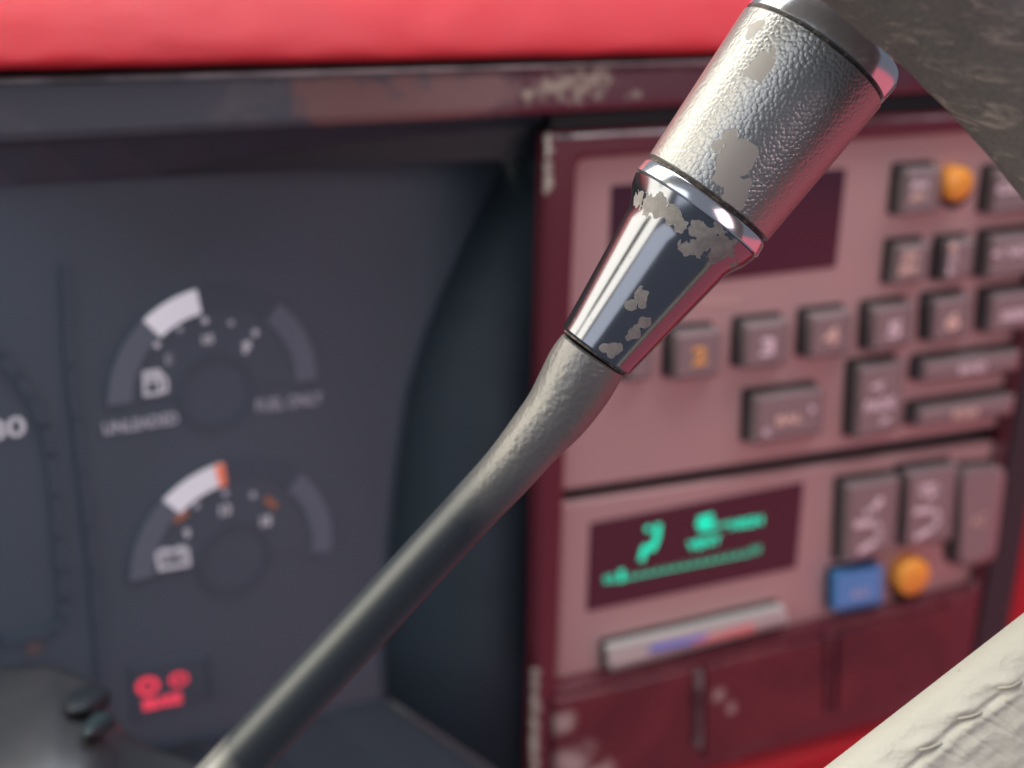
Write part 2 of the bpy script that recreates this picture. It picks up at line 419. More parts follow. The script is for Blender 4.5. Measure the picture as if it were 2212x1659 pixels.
# red lower dash, a bowed panel with a fold
V = []; Fc = []; prof = [(0.0,-0.012),(-0.002,-0.002),(-0.006,0.003),(-0.013,0.0045),(-0.0155,0.001),(-0.0175,0.0012),(-0.022,0.006),(-0.035,0.012),(-0.055,0.012),(-0.09,0.0),(-0.12,-0.03)]
for i in range(41):
    x = 300+2300*i/40
    e = P1.uv(x, 1715-(x-1300)*0.262, 0.0)
    for up, out in prof: V.append(P1.w(e[0], e[1]+up, out))
m = len(prof)
for i in range(40):
    for j in range(m-1): Fc.append((i*m+j, i*m+j+1, (i+1)*m+j+1, (i+1)*m+j))
lr = mesh('red_lower_panel', V, Fc, M_red, dash, True)
so = lr.modifiers.new('thick', 'SOLIDIFY'); so.thickness = 0.002
slab('side_gap_strip', P1, [(2308,226),(2372,226),(2152,1513),(2088,1513)], -0.008, 0.003, M_black, dash, 0.001, 0.001)
slab('red_side_panel', P1, [(2262,850),(2800,700),(2700,1900),(2080,1800)], -0.05, -0.006, M_red, dash, 0.004, 0.008)

# ------------------------------------------------------------------ button maker
def button(parent, q, name='button', m_=M_btn, h=0.0085, dx=20, dy=13, well=True, r=0.0014, bev=0.0036):
    """q: outline in the photo including the visible left and upper flanks"""
    (x0, y0), (x1, y1), (x2, y2), (x3, y3) = q
    # a key with wide sloping left and upper flanks
    qa = [P1.uv(a, b, 0.0006) for a, b in ((x0+dx*.72, y0+dy*.72), (x1, y1+dy*.72), (x2, y2), (x3+dx*.72, y3))]
    qb = [P1.uv(a, b, h) for a, b in ((x0+dx*1.75, y0+dy*2.0), (x1-2, y1+dy*2.0), (x2-2, y2-2), (x3+dx*1.75, y3-2))]
    lerp = lambda t_: [a*(1-t_)+b*t_ for a, b in zip(qa, qb)]
    rings = [(qa, -0.001, r), (qa, h*.45, r), (lerp(.12), h*.62, r), (lerp(.85), h*.955, r), (qb, h, max(r-.0004, 1e-4))]
    V = []; Fc = []; kk = 5; n = 4*kk
    for poly, hh, rr in rings:
        for p in rounded(poly, rr, kk): V.append(P1.w(p[0], p[1], hh))
    for a in range(len(rings)-1):
        for i in range(n):
            j = (i+1) % n; Fc.append((a*n+i, a*n+j, (a+1)*n+j, (a+1)*n+i))
    Fc += [tuple(range((len(rings)-1)*n, len(rings)*n)), tuple(range(n-1, -1, -1))]
    b = mesh(name, V, Fc, m_, parent)
    if well:
        slab('button_recess_shade', P1, [(x0, y0), (x1-6, y1), (x2-6, y2-3), (x3, y3)], -0.001, 0.0007, M_recess_shade, parent, r, 0.0003)  # dark sheet drawn as the recess shade left of and above the key
    return b

# ------------------------------------------------------------------ radio
radio = thing('car_radio', 'mauve-grey car radio with numbered preset buttons above the climate panel', 'car radio', P1.hit(1700, 980))
slab('faceplate', P1, [(1240,330),(2300,262),(2186,916),(1212,1062)], -0.006, 0.0, M_plate, radio, 0.003, 0.0012)
slab('display_window', P1, [(1322,401),(1829,364),(1806,577),(1312,634)], 0.0, 0.0006, M_disp, radio, 0.001, 0.0004)
text('lettering', 'STEREO', P1, (1512,663), (1600,655), 16, 0.0003, M_inks, radio)
def bt(q, s=None, tp=None, m_=M_ink, **k):
    b = button(radio, q, **k)
    for a in (tp or []):
        text('lettering', a[0], P1, a[1], a[2], a[3], k.get('h', 0.0085), a[4] if len(a) > 4 else m_, b, bold=0.05)
    return b
bt([(1340,722),(1402,716),(1398,812),(1335,820)])
bt([(1434,703),(1546,694),(1543,806),(1430,815)], tp=[('2', (1493,790), (1525,786), 40, M_inko)])
bt([(1583,684),(1694,673),(1690,782),(1578,792)], tp=[('3', (1640,771), (1672,767), 40)])
bt([(1724,665),(1829,654),(1824,760),(1719,771)], tp=[('4', (1776,748), (1808,744), 38, M_inks)])
bt([(1858,650),(1962,637),(1957,740),(1853,755)], tp=[('5', (1914,732), (1944,728), 36)])
bt([(1988,632),(2086,620),(2081,722),(1983,737)], tp=[('6', (2040,714), (2070,710), 36, M_inks)])
bt([(2112,620),(2260,602),(2250,698),(2105,717)], tp=[('SEEK', (2160,694), (2230,684), 20)])
bt([(1928,352),(2024,346),(2014,452),(1918,464)], tp=[('PM', (1968,412), (2002,408), 18), ('AM', (1962,436), (1996,432), 18, M_inks)])
bt([(2122,356),(2260,344),(2250,445),(2110,460)], tp=[('CLK', (2150,420), (2230,410), 22)])
bt([(1912,515),(2000,508),(1990,600),(1902,613)], tp=[('AM', (1946,568), (1980,564), 22, M_inks), ('FM', (1942,596), (1976,592), 22, M_inks)])
bt([(2018,507),(2096,500),(2087,592),(2008,606)], tp=[('R', (2050,545), (2068,543), 17, M_inks), ('C', (2047,568), (2066,566), 17), ('L', (2045,592), (2063,590), 17)])
bt([(2112,495),(2330,476),(2320,570),(2100,600)], tp=[('< VOL >', (2140,560), (2280,545), 22)])
bt([(1604,840),(1768,821),(1765,930),(1600,955)], tp=[('BAL', (1676,919), (1732,911), 20, M_inks), ('<', (1646,944), (1662,942), 20), ('>', (1746,895), (1760,893), 20)])
bt([(1828,776),(1942,762),(1934,922),(1820,944)], tp=[('<', (1880,846), (1906,842), 20), ('FADE', (1866,892), (1930,880), 24), ('>', (1900,920), (1920,916), 20)])
bt([(1968,766),(2194,738),(2187,795),(1962,822)], tp=[('BAND', (2070,808), (2128,800), 18)])
bt([(1958,866),(2184,834),(2175,890),(1950,918)], tp=[('SCAN', (2056,905), (2110,898), 18, M_inks)])
disc('knob_recess_shade', P1, 2066, 404, 46, -0.001, 0.0008, M_recess_shade, radio, 0.0003, dome=0)
disc('volume_knob', P1, 2077, 399, 37, 0.0, 0.0085, M_orange, radio, 0.002, dome=0.001)

# ------------------------------------------------------------------ climate control
clim = thing('climate_control_panel', 'mauve-grey heater control panel with green lit display below the radio', 'climate control', P1.hit(1650, 1400))
slab('faceplate', P1, [(1213,1090),(2178,950),(2118,1262),(1203,1470)], -0.006, 0.0, M_plate, clim, 0.002, 0.0012)
dsp = slab('display_window', P1, [(1276,1130),(1737,1042),(1720,1226),(1268,1322)], 0.0, 0.0006, M_disp, clim, 0.0006, 0.0004)
def z6(x, y): return (1216.6+x*.2666, 1023+y*.2666)
g = 0.0007
strokes('green_figure_symbol', P1, [[z6(685,440), z6(690,450)], [z6(770,420), z6(760,510)], [z6(755,520), z6(730,595)], [z6(720,600), z6(660,600)], [z6(655,610), z6(635,690)]], 14, g, M_green, dsp)
strokes('green_fan_symbol', P1, [[z6(1100,370), z6(1200,340)], [z6(1090,410), z6(1210,390)], [z6(1110,450), z6(1200,440)]], 11, g, M_green, dsp)
strokes('green_dash', P1, [[z6(1220,425), z6(1360,400)]], 9, g, M_greend, dsp)
text('lettering', 'HIGH', P1, z6(1350,455), z6(1610,410), 20, g, M_green, dsp, bold=0.04)
text('lettering', 'VENT', P1, z6(1000,625), z6(1270,565), 20, g, M_green, dsp, bold=0.04)
text('lettering', 'LO', P1, z6(330,885), z6(410,870), 16, g, M_green, dsp, bold=0.04)
strokes('green_pointer', P1, [[z6(470,790), z6(475,860)]], 12, g, M_green, dsp)
strokes('green_scale', P1, [[z6(400+i*72, 878-i*15.0), z6(404+i*72, 842-i*15.0)] for i in range(16)]+[[z6(400,872), z6(1510,650)]], 4, g, M_greend, dsp)
text('lettering', 'HI', P1, z6(1520,655), z6(1590,640), 17, g, M_greend, dsp, bold=0.03)
def z7(x, y): return (1769.6+x*.2333, 967.8+y*.2333)
b = button(clim, [(1803,1030),(1934,1012),(1922,1188),(1797,1211)], dx=20, dy=13)
strokes('airflow_symbol', P1, [[z7(570,480), z7(480,590), z7(440,600)], [z7(340,710), z7(520,690), z7(560,760), z7(540,860), z7(380,950)]], 16, .0085, M_ink, b)
b = button(clim, [(1932,1003),(2060,985),(2046,1160),(1924,1178)], dx=20, dy=13)
strokes('airflow_symbol', P1, [[z7(940,370), z7(1080,350), z7(1090,420), z7(980,450), z7(940,380)], [z7(890,590), z7(1060,570), z7(1110,640), z7(1060,740), z7(900,830)]], 14, .0085, M_ink, b)
b = button(clim, [(2046,1000),(2162,990),(2136,1205),(2040,1222)], dx=20, dy=10, r=0.007)
text('lettering', 'AC', P1, (2096,1138), (2126,1133), 24, .0085, M_inks, b)
b = button(clim, [(1786,1224),(1898,1206),(1894,1298),(1784,1316)], m_=M_blue, dx=12, dy=10, name='blue_button')
text('lettering', 'A/C', P1, (1838,1292), (1876,1285), 16, .0085, M_ink, b)
disc('knob_recess_shade', P1, 1966, 1250, 46, -0.001, 0.0008, M_recess_shade, clim, 0.0003, dome=0)
disc('fan_knob', P1, 1978, 1250, 37, 0.0, 0.0085, M_orange, clim, 0.002, dome=0.001)
sl = button(clim, [(1296,1382),(1686,1294),(1693,1340),(1302,1442)], m_=M_slide, dx=10, dy=11, name='temperature_slider', r=0.0015, bev=0.0015)
slab('blue_stripe', P1, [z6(700,1400), z6(1180,1300), z6(1120,1370), z6(705,1458)], .0083, .0090, M_sblue, sl)
slab('red_stripe', P1, [z6(1010,1375), z6(1540,1215), z6(1560,1290), z6(1080,1390)], .0083, .0091, M_sred, sl)

# ------------------------------------------------------------------ instrument cluster
clu = thing('instrument_cluster', 'charcoal instrument cluster with fuel and battery gauges behind a dusty lens', 'gauge cluster', P2.hit(500, 1560))
out = [(-700, ltop(-700)), (1100, 336)] + C1[1:] + C2[1:]
V = [P2.hit(x, y, 0.0) for x, y in out]; n = len(V); V += [v+Vector((0, .004, 0)) for v in V]
mesh('dial_plate', V, [tuple(range(n)), tuple(range(2*n-1, n-1, -1))]+[(i, (i+1) % n, n+(i+1) % n, n+i) for i in range(n)], M_dial, clu)
V = [P2.hit(x, y, 0.0075) for x, y in out]; V += [v+Vector((0, .0015, 0)) for v in V]
mesh('clear_lens', V, [tuple(range(n)), tuple(range(2*n-1, n-1, -1))]+[(i, (i+1) % n, n+(i+1) % n, n+i) for i in range(n)], M_lens, clu)
def circ(pts):
    q = np.array([P2.uv(*p) for p in pts])
    A = np.c_[2*q, np.ones(len(q))]; s = np.linalg.lstsq(A, (q**2).sum(1), rcond=None)[0]
    return s[:2], math.sqrt(s[2]+s[0]**2+s[1]**2)
def za(x, y): return (221+.25*x, 580.6+.25*y)
def zb(x, y): return (221+.25*x, 967.8+.25*y)
def ang(c, p):
    d = P2.uv(*p)-c; return math.atan2(d[1], d[0])
def gauge(lab, outer, sw, l0, n0, n1, r0, r1, orange):
    c, R = circ(outer)
    a = lambda p: ang(c, p)
    G = ring('gauge_dial', P2, c, R*0.30, R*1.02, a(r1), a(l0)+(2*math.pi if a(l0) < 0 else 0), 0.0003, M_dial, clu, 64)
    G['label'] = lab
    ring('gauge_track', P2, c, R-sw, R, a(r0), a(l0), 0.0008, M_dial2, G)
    ring('gauge_band', P2, c, R-sw, R, a(n0), a(l0)+(2*math.pi if a(l0) < 0 else 0), 0.0013, M_band, G, th=.0003)
    ring('gauge_band', P2, c, R-sw, R, a(r1), a(r0), 0.0013, M_band, G, th=.0003)
    ring('gauge_needle', P2, c, R-sw*1.05, R*1.0, a(n1), a(n0), 0.0018, M_need, G)
    if orange:
        d = (a(n0)-a(n1))*0.13
        ring('needle_tip', P2, c, R-sw*1.05, R*1.0, a(n1)-d*.1, a(n1)+d, 0.0024, M_needo, G, th=.0003)
    ring('hub_ring', P2, c, R*0.33, R*0.37, 0, 2*math.pi, 0.0008, M_hub, G, 48)
    return G, c, R
swa = 0.0085
G, c, R = gauge('upper gauge of the cluster, marked for unleaded fuel', [za(60,1170), za(300,440), za(720,165), za(1480,340), za(1860,880)], swa, za(60,1170), za(330,430), za(800,190), za(1480,340), za(1880,940), False)
for p, rr in ((za(475,660), 9), (za(670,525), 8), (za(890,450), 9), (za(1115,470), 8), (za(1325,555), 9)):
    disc('tick_mark', P2, *p, rr*0.8, 0.0006, 0.0012, M_pale if rr == 8 else M_white, G, 0.0002, 16, 0)
text('lettering', 'F', P2, za(1215,735), za(1285,720), 26, .0011, M_white, G, bold=0.12)
text('lettering', '1/2', P2, za(865,655), za(960,635), 20, .0011, M_white, G, bold=0.06)
text('lettering', 'E', P2, za(550,830), za(610,815), 22, .0011, M_pale, G, bold=0.0)
strokes('fuel_pump_symbol', P2, [[za(360,900), za(370,1090), za(500,1070), za(485,880), za(360,900)], [za(365,980), za(490,960)], [za(500,900), za(550,960), za(555,1050), za(515,1060)], [za(400,930), za(460,920)]], 7, .0011, M_white, G)
text('lettering', 'UNLEADED', P2, za(10,1440), za(660,1335), 27, .0011, M_pale, G, bold=0.03)
text('lettering', 'FUEL ONLY', P2, za(1330,1240), za(1900,1165), 27, .0011, M_pale, G, bold=0.01)
G, c, R = gauge('lower gauge of the cluster, marked with a battery', [zb(265,1130), zb(470,430), zb(930,115), zb(1660,270), zb(1995,860)], swa, zb(265,1130), zb(490,420), zb(1020,110), zb(1660,270), zb(1995,880), True)
for p in (zb(815,500), zb(1065,390), zb(1305,410)):
    disc('tick_mark', P2, *p, 7, 0.0006, 0.0012, M_pale, G, 0.0002, 16, 0)
strokes('orange_mark', P2, [[zb(640,620), zb(720,560)]], 15, .0012, M_tick, G)
strokes('orange_mark', P2, [[zb(1420,440), zb(1490,500)]], 15, .0012, M_tick, G)
text('lettering', '9', P2, zb(705,790), zb(760,780), 24, .0011, M_white, G, bold=0.05)
text('lettering', '13', P2, zb(1015,590), zb(1110,570), 24, .0011, M_white, G, bold=0.05)
text('lettering', '18', P2, zb(1370,685), zb(1460,665), 24, .0011, M_white, G, bold=0.05)
strokes('battery_symbol', P2, [[zb(470,905), zb(500,1045), zb(745,1000), zb(725,870), zb(470,905)], [zb(520,885), zb(560,880)], [zb(650,865), zb(690,860)], [zb(540,960), zb(580,955)], [zb(650,940), zb(690,935)]], 9, .0011, M_white, G)
text('speed_number', '80', P2, (-28,955), (58,940), 46, .0011, M_white, clu, bold=0.02)
def zc(x, y): return (x*.4667, 719+y*.4667)
strokes('speedometer_edge', P2, [[zc(-300,-60), zc(-100,0), zc(0,110), zc(80,200), zc(150,300), zc(205,430), zc(235,560), zc(255,750), zc(270,950), zc(285,1100), zc(300,1230), zc(290,1320), zc(240,1380), zc(0,1420), zc(-300,1470)]], 17, .0011, M_dial2, clu, th=.001)
strokes('window_divider', P2, [[zc(300,-300), zc(320,150), zc(350,400), zc(380,650), zc(410,900), zc(430,1100), zc(450,1350), zc(470,1600)]], 14, .0011, M_dial2, clu, th=.001)
strokes('window_divider', P2, [[(310,1455), (450,1425), (465,1500)]], 12, .0011, M_dial2, clu)
def zd(x, y): return (x*.3, 1271.9+y*.3)
wl = slab('warning_lamp', P2, [zd(930,560), zd(1480,470), zd(1500,760), zd(960,940)], .0004, .0012, M_dial2, clu)
def oval(cx, cy, rx, ry, rot=-.25, n=18):
    return [(cx+rx*math.cos(t)*math.cos(rot)-ry*math.sin(t)*math.sin(rot), cy+rx*math.cos(t)*math.sin(rot)+ry*math.sin(t)*math.cos(rot)) for t in [2*math.pi*i/n for i in range(n+1)]]
strokes('red_circle_symbol', P2, [oval(*zd(1062,700), 21, 15)], 9, .0014, M_redlit, wl)
text('lettering', '!', P2, zd(1050,735), zd(1075,732), 20, .0014, M_redlit, wl, bold=.05)
strokes('red_circle_symbol', P2, [oval(*zd(1285,650), 18, 12)], 6, .0014, M_redlit, wl)
text('lettering', 'P', P2, zd(1262,680), zd(1300,672), 16, .0014, M_redlit, wl, bold=.0)
text('lettering', 'BRAKE', P2, zd(1030,880), zd(1310,820), 26, .0014, M_redlit, wl, bold=.09)
disc('amber_lamp', P2, 74, 1402, 16, .0004, .0012, mat('dull_amber', (0.16, 0.09, 0.055), .5), clu, .0003, 24, 0)

# ------------------------------------------------------------------ steering column shroud, lower left
col = thing('steering_column', 'dusty grey steering column shroud in the lower left corner under the gauges', 'steering column', P(60, 1750, 0.36))
V = []; Fc = []; na, nb = 60, 24
for i in range(na+1):
    x = -500+1180*i/na
    for j in range(nb+1):
        s = j/nb
        yt = float(np.interp(x, [-500, 0, 110, 200, 265, 330, 480, 600, 800], [1500, 1440, 1436, 1470, 1580, 1615, 1665, 1700, 1740]))
        y = yt + s*360
        d = 0.405 - 0.055*math.sin(s*math.pi/2) + 0.004*noise.noise(Vector((x*.006, s*2, 1)))
        V.append(P(x, y, d))
for i in range(na):
    for j in range(nb):
        a = i*(nb+1)+j; Fc.append((a, a+1, a+nb+2, a+nb+1))
sh = mesh('shroud', V, Fc, M_shroud, col, True)
so = sh.modifiers.new('thick', 'SOLIDIFY'); so.thickness = 0.003
def pod(name, cx, cy, rx, ry, d, mm):
    c = P(cx, cy, d); V = []; Fc = []
    n1, n2 = 20, 8; ax, ay = RX*(rx*d/F), RY*(ry*d/F)
    for j in range(n2+1):
        k = j/n2; rr = math.cos(k*math.pi/2)**0.5 if k < 1 else 0.02
        for i in range(n1):
            th = 2*math.pi*i/n1
            cc, ss = math.cos(th), math.sin(th)
            cc = math.copysign(abs(cc)**.6, cc); ss = math.copysign(abs(ss)**.6, ss)
            V.append(c + ax*cc*rr + ay*ss*rr + RZ*(0.016*k-0.008))
    for j in range(n2):
        for i in range(n1):
            b_ = (i+1) % n1; Fc.append((j*n1+i, j*n1+b_, (j+1)*n1+b_, (j+1)*n1+i))
    Fc += [tuple(range(n1)), tuple(range(n2*n1, n2*n1+n1))]
    return mesh(name, V, Fc, mm, col, True)
pod('release_tab', 178, 1522, 44, 26, 0.385, M_black)
pod('hazard_switch', 205, 1572, 24, 22, 0.375, mat('teal_black_switch', (.03, .045, .05), .4))

# ------------------------------------------------------------------ gear lever
def chip_mask(t, pts, wob=0.9, wscale=260):
    v = t.near(pts, wob=wob, wscale=wscale, det=1.6)
    return t.ramp(v, ((0.47, 0.0), (0.50, 1.0)))
k = 1/1.8083
ax_pts = {}   # photo px (full size), depth
def C(x, y, d): return P(x*k, y*k, d)
K0, K1 = C(2762, 778, .2500), C(3172, 226, .2455)
AX = (K1-K0).normalized()
root = C(1000, 2900, .31)
lev = thing('gear_shift_lever', 'worn silver gear lever with pebbled knob, glossy collar and dark bent shaft', 'gear lever', root)
def frames(pts):
    T = [(pts[min(i+1, len(pts)-1)]-pts[max(i-1, 0)]).normalized() for i in range(len(pts))]
    a = (RZ - T[0]*RZ.dot(T[0])).normalized(); out = []
    for t_ in T:
        a = (a - t_*a.dot(t_)).normalized(); out.append((t_, a, t_.cross(a)))
    return out
def lathe(name, rings, m_, parent, seg=128, cap0=True, cap1=True, straight=None, uvs=False):
    """rings: (centre, radius)"""
    fr = frames([r_[0] for r_ in rings]) if straight is None else None
    V = []; Fc = []
    if straight:
        t_ = straight; a = (RZ - t_*RZ.dot(t_)).normalized(); fr = [(t_, a, t_.cross(a))]*len(rings)
    for (c, r_), (t_, a, b_) in zip(rings, fr):
        for i in range(seg):
            th = 2*math.pi*i/seg; V.append(c+(a*math.cos(th)+b_*math.sin(th))*r_)
    for j in range(len(rings)-1):
        for i in range(seg):
            q = (i+1) % seg; Fc.append((j*seg+i, j*seg+q, (j+1)*seg+q, (j+1)*seg+i))
    if cap0: Fc.append(tuple(range(seg)))
    if cap1: Fc.append(tuple(range((len(rings)-1)*seg, len(rings)*seg)))
    o = mesh(name, V, Fc, m_, parent, True)
    me = o.data
    # crisp where the outline really turns
    me.set_sharp_from_angle(angle=math.radians(35))
    return o
def surf(p, r_, px, py):
    """point on the lever's near side seen at photo pixel px,py (roughly), r_ from axis point p"""
    d = P(px*k, py*k, 1.0)-CAM; d.normalize()
    # nearest approach to axis then step toward viewer
    w0 = CAM-p; t_ = AX
    b_ = d.dot(t_); s = (b_*t_.dot(w0)-d.dot(w0))/(1-b_*b_)
    q = CAM+d*s; on = p+t_*((q-p).dot(t_)); off = (q-on).length
    back = math.sqrt(max(r_*r_-off*off, 0))/math.sqrt(1-b_*b_)
    return q-d*back
L_ = root
KL = (K1-K0).length
rb = 568/2*.25/4600; rt = 655/2*.2455/4600
# knob barrel
def kr(s): return rb+(rt-rb)*s
def chips_for(lst): return [(tuple(surf(K0, kr(0.5), x, y)-L_), r_) for x, y, r_ in lst]
M_knob = mat('pebbled_silver', (0.4, 0.4, 0.43), 0.36, 0.8, 0.5)
t = NT(M_knob)
vec = t.co()
vo = t.n('ShaderNodeTexVoronoi', feature='F1'); vo.inputs['Scale'].default_value = 1120; vo.inputs['Randomness'].default_value = 0.65
wv = t.n('ShaderNodeVectorMath', operation='ADD'); nz = t.n('ShaderNodeTexNoise'); nz.inputs['Scale'].default_value = 500
t.l(vec, nz.inputs['Vector']); sc = t.n('ShaderNodeVectorMath', operation='SCALE'); sc.inputs['Scale'].default_value = 0.00015
t.l(nz.outputs['Color'], sc.inputs[0]); t.l(vec, wv.inputs[0]); t.l(sc.outputs[0], wv.inputs[1]); t.l(wv.outputs[0], vo.inputs['Vector'])
cell = t.ramp(vo.outputs['Distance'], ((0.0, 1.0), (0.45, 0.75), (0.75, 0.0)))
mask = chip_mask(t, chips_for([(2840, 680, .0062), (2875, 745, .0058), (2895, 600, .0052), (2850, 530, .0030), (2990, 240, .0050), (2965, 290, .0044), (2950, 130, .0040), (2800, 560, .0022)]), 1.5, 210)
hgt = t.math('MULTIPLY', cell, t.math('SUBTRACT', 1.0, t.math('MULTIPLY', mask, 0.93)))
hgt = t.math('ADD', hgt, t.math('MULTIPLY', t.noise(240, 3), 0.12))
t.bump(hgt, 0.42, 0.0002)
fl = t.noise(1500, 2, 0.5)
spk = t.ramp(fl, ((0.74, 0.0), (0.76, 1.0)))
base = t.mix(mask, (0.315, 0.31, 0.305), (0.33, 0.30, 0.275))
base = t.mix(t.math('MULTIPLY', spk, 0.6), base, (0.35, 0.10, 0.06))
t.l(base, t.b.inputs['Base Color'])
t.l(t.math('SUBTRACT', 0.82, t.math('MULTIPLY', mask, 0.72)), t.b.inputs['Metallic'])
t.l(t.math('ADD', 0.33, t.math('MULTIPLY', mask, 0.22)), t.b.inputs['Roughness'])
rg = []
N = 40
rg.append((K0+AX*0.0000, kr(0)-0.0010)); rg.append((K0+AX*0.0002, kr(0)-.0003))
for i in range(N+1):
    s = 0.012+0.976*i/N; rg.append((K0+AX*KL*s, kr(s)))
rg += [(K0+AX*KL*0.995, kr(1)-.0003), (K0+AX*KL, kr(1)-.0010)]
lathe('knob', rg, M_knob, lev, 192, straight=AX)
# dark seam rings
M_seam = worn('grimy_seam', (0.025, 0.022, 0.02), (0.16, 0.12, 0.09), 900, 0.5, 0.62, 0.7, 0.8)
lathe('seam', [(K0-AX*.0006, rb-.0009), (K0+AX*.0001, rb-.0009)], M_seam, lev, straight=AX)
lathe('seam', [(K1-AX*.0001, rt-.0009), (K1+AX*.0006, rt-.0009)], M_seam, lev, straight=AX)
M_chrome = mat('bright_chrome', (0.72, 0.74, 0.78), 0.17, 0.9)
t = NT(M_chrome); t.bump(t.noise(160, 2), 0.10, 0.0005)
lathe('end_cap', [(K1+AX*.0005, rt-.0009), (K1+AX*.0008, rt-.0002), (K1+AX*.0045, rt+.0001), (K1+AX*.0062, rt-.0006), (K1+AX*.0075, rt-.0030), (K1+AX*.0082, rt-.007), (K1+AX*.0084, 0.0005)], M_chrome, lev, straight=AX)

# glossy collar: lip, step, cone
Cb = C(2327, 1372, .2530); Ct = C(2645, 943, .2508); AC = (Ct-Cb).normalized()
r_b = 318/2*.253/4600; r_t = 461/2*.2508/4600
M_gloss = mat('glossy_dark_chrome', (0.30, 0.31, 0.34), 0.09, 0.95)
t = NT(M_gloss)
def surf2(px, py, r_): 
    global AX
    s_ = AX; AX = AC; q = surf(Cb, r_, px, py); AX = s_; return tuple(q-L_)
rm = (r_t+r_b)/2
def cr(y): return r_b+(r_t-r_b)*min(1.15, max(0, (1372-y)/429))
ch = [(x, y, rr) for x, y, rr in [(2770, 930, .0040), (2815, 975, .0034), (2730, 900, .0028), (2700, 960, .0024), (2560, 805, .0030), (2510, 790, .0030), (2475, 770, .0026), (2620, 850, .0022), (2855, 1000, .0022), (2660, 880, .0020),
      (2500, 1160, .0021), (2470, 1185, .0017), (2508, 1190, .0013), (2515, 1260, .0016), (2480, 1295, .0018), (2455, 1315, .0012), (2410, 1360, .0016), (2385, 1375, .0016), (2360, 1365, .0012)]]
mask = chip_mask(t, [(surf2(x, y, cr(y)+(.0012 if y < 1000 else 0)), rr*(1.65 if y < 1100 else 1.48)) for x, y, rr in ch], 1.2, 420)
fine = t.noise(700, 4, 0.6)
chipc = t.mix(t.ramp(t.noise(520, 4, .7), ((0.35, 0.0), (0.65, 1.0))), (0.19, 0.172, 0.160), (0.27, 0.248, 0.232))
t.l(t.mix(mask, (0.205, 0.21, 0.235), chipc), t.b.inputs['Base Color'])
t.l(t.math('SUBTRACT', 0.95, t.math('MULTIPLY', mask, 0.95)), t.b.inputs['Metallic'])
t.l(t.math('ADD', 0.17, t.math('MULTIPLY', mask, 0.42)), t.b.inputs['Roughness'])
dust = t.ramp(t.noise(1300, 2), ((0.70, 0.0), (0.78, 1.0)))
t.bump(t.math('ADD', t.math('ADD', t.math('MULTIPLY', mask, -0.5), t.math('MULTIPLY', t.math('MULTIPLY', mask, fine), 0.6)), t.math('MULTIPLY', dust, 0.15)), 0.45, 0.0003)
g = AX
Lp = K0-g*.0006
stp = (Ct-Lp).dot(g)
lathe('collar_lip', [(Lp, rb-.0012), (Lp-g*.0002, rb-.0002), (Lp-g*.0006, rb+.0001), (Lp-g*.0030, rb+.0004), (Lp-g*.0033, rb+.0001), (Lp-g*.0034, rb-.0012)], M_chrome, lev, straight=g)
# step and cone share one axis easing from knob to cone
pA_ = Lp-g*.0034
lathe('collar', [(pA_, rb-.0004), (pA_-g*.0004, rb+.0001), (pA_-g*.0028, rb-.0006), (pA_.lerp(Ct, .55), r_t+.0016), (pA_.lerp(Ct, .8), r_t+.0006), (Ct, r_t)] +
      [(Ct.lerp(Cb, i/14), r_t+(r_b-r_t)*i/14) for i in range(1, 14)] + [(Ct.lerp(Cb, .985), r_b+.0001), (Cb, r_b-.0003)], M_gloss, lev, 160, straight=g*0.5+AC*0.5)
# neck and shaft
M_shaft = mat('dark_steel_shaft', (0.2, 0.2, 0.2), 0.30, 0.8)
t = NT(M_shaft)
nk = t.ramp(t.near([(tuple(P(1235, 840, .2545)-L_), .042)], wob=0.25, wscale=120), ((0.05, 0.0), (0.55, 1.0)))
vo = t.n('ShaderNodeTexVoronoi', feature='SMOOTH_F1'); vo.inputs['Scale'].default_value = 850; t.l(t.co(), vo.inputs['Vector'])
sp = t.ramp(t.noise(1100, 2), ((0.73, 0.0), (0.76, 1.0)))
glint_mask = t.ramp(t.near([(tuple(P(450, 1690, .315)-L_), .022)]), ((0.1, 0.0), (0.5, 1.0)))  # pale, smoother patch painted as a window glint low on the shaft
bc = t.mix(nk, (0.018, 0.023, 0.030), (0.165, 0.157, 0.152)); bc = t.mix(glint_mask, bc, (0.22, 0.215, 0.2))
t.l(t.mix(t.math('MULTIPLY', sp, .5), bc, (0.4, 0.2, 0.16)), t.b.inputs['Base Color'])
t.l(t.math("SUBTRACT", 0.43, t.math("MULTIPLY", glint_mask, 0.15)), t.b.inputs['Roughness'])
t.l(t.math('ADD', 0.12, t.math('MULTIPLY', nk, 0.36)), t.b.inputs['Metallic']); t.b.inputs['Specular IOR Level'].default_value = 0.9
peb = t.math('ADD', t.math('MULTIPLY', vo.outputs['Distance'], -0.7), t.noise(500, 3))
t.bump(t.math('ADD', t.math('MULTIPLY', peb, nk), t.math('MULTIPLY', t.noise(1800, 3), 0.12)), 0.40, 0.0005)
path = [(1283,763,158,.2532),(1262,795,163,.2538),(1243,829,160,.2545),(1206,887,146,.2560),(1157,945,130,.2580),(1125,984,123,.2600),(1088,1027,118,.2625),(1035,1083,114,.2665),(960,1164,113,.272),(860,1273,113,.280),(760,1382,114,.289),(660,1490,115,.298),(560,1598,117,.307),(500,1664,120,.313),(420,1752,125,.321),(330,1855,132,.332)]
def smooth_path(pts, n=6):
    out = []
    for i in range(len(pts)-1):
        p0, p1, p2, p3 = [np.array(pts[max(0, min(len(pts)-1, j))], float) for j in (i-1, i, i+1, i+2)]
        for s in range(n):
            u = s/n
            out.append(0.5*((2*p1)+(-p0+p2)*u+(2*p0-5*p1+4*p2-p3)*u*u+(-p0+3*p1-3*p2+p3)*u**3))
    out.append(np.array(pts[-1], float)); return out
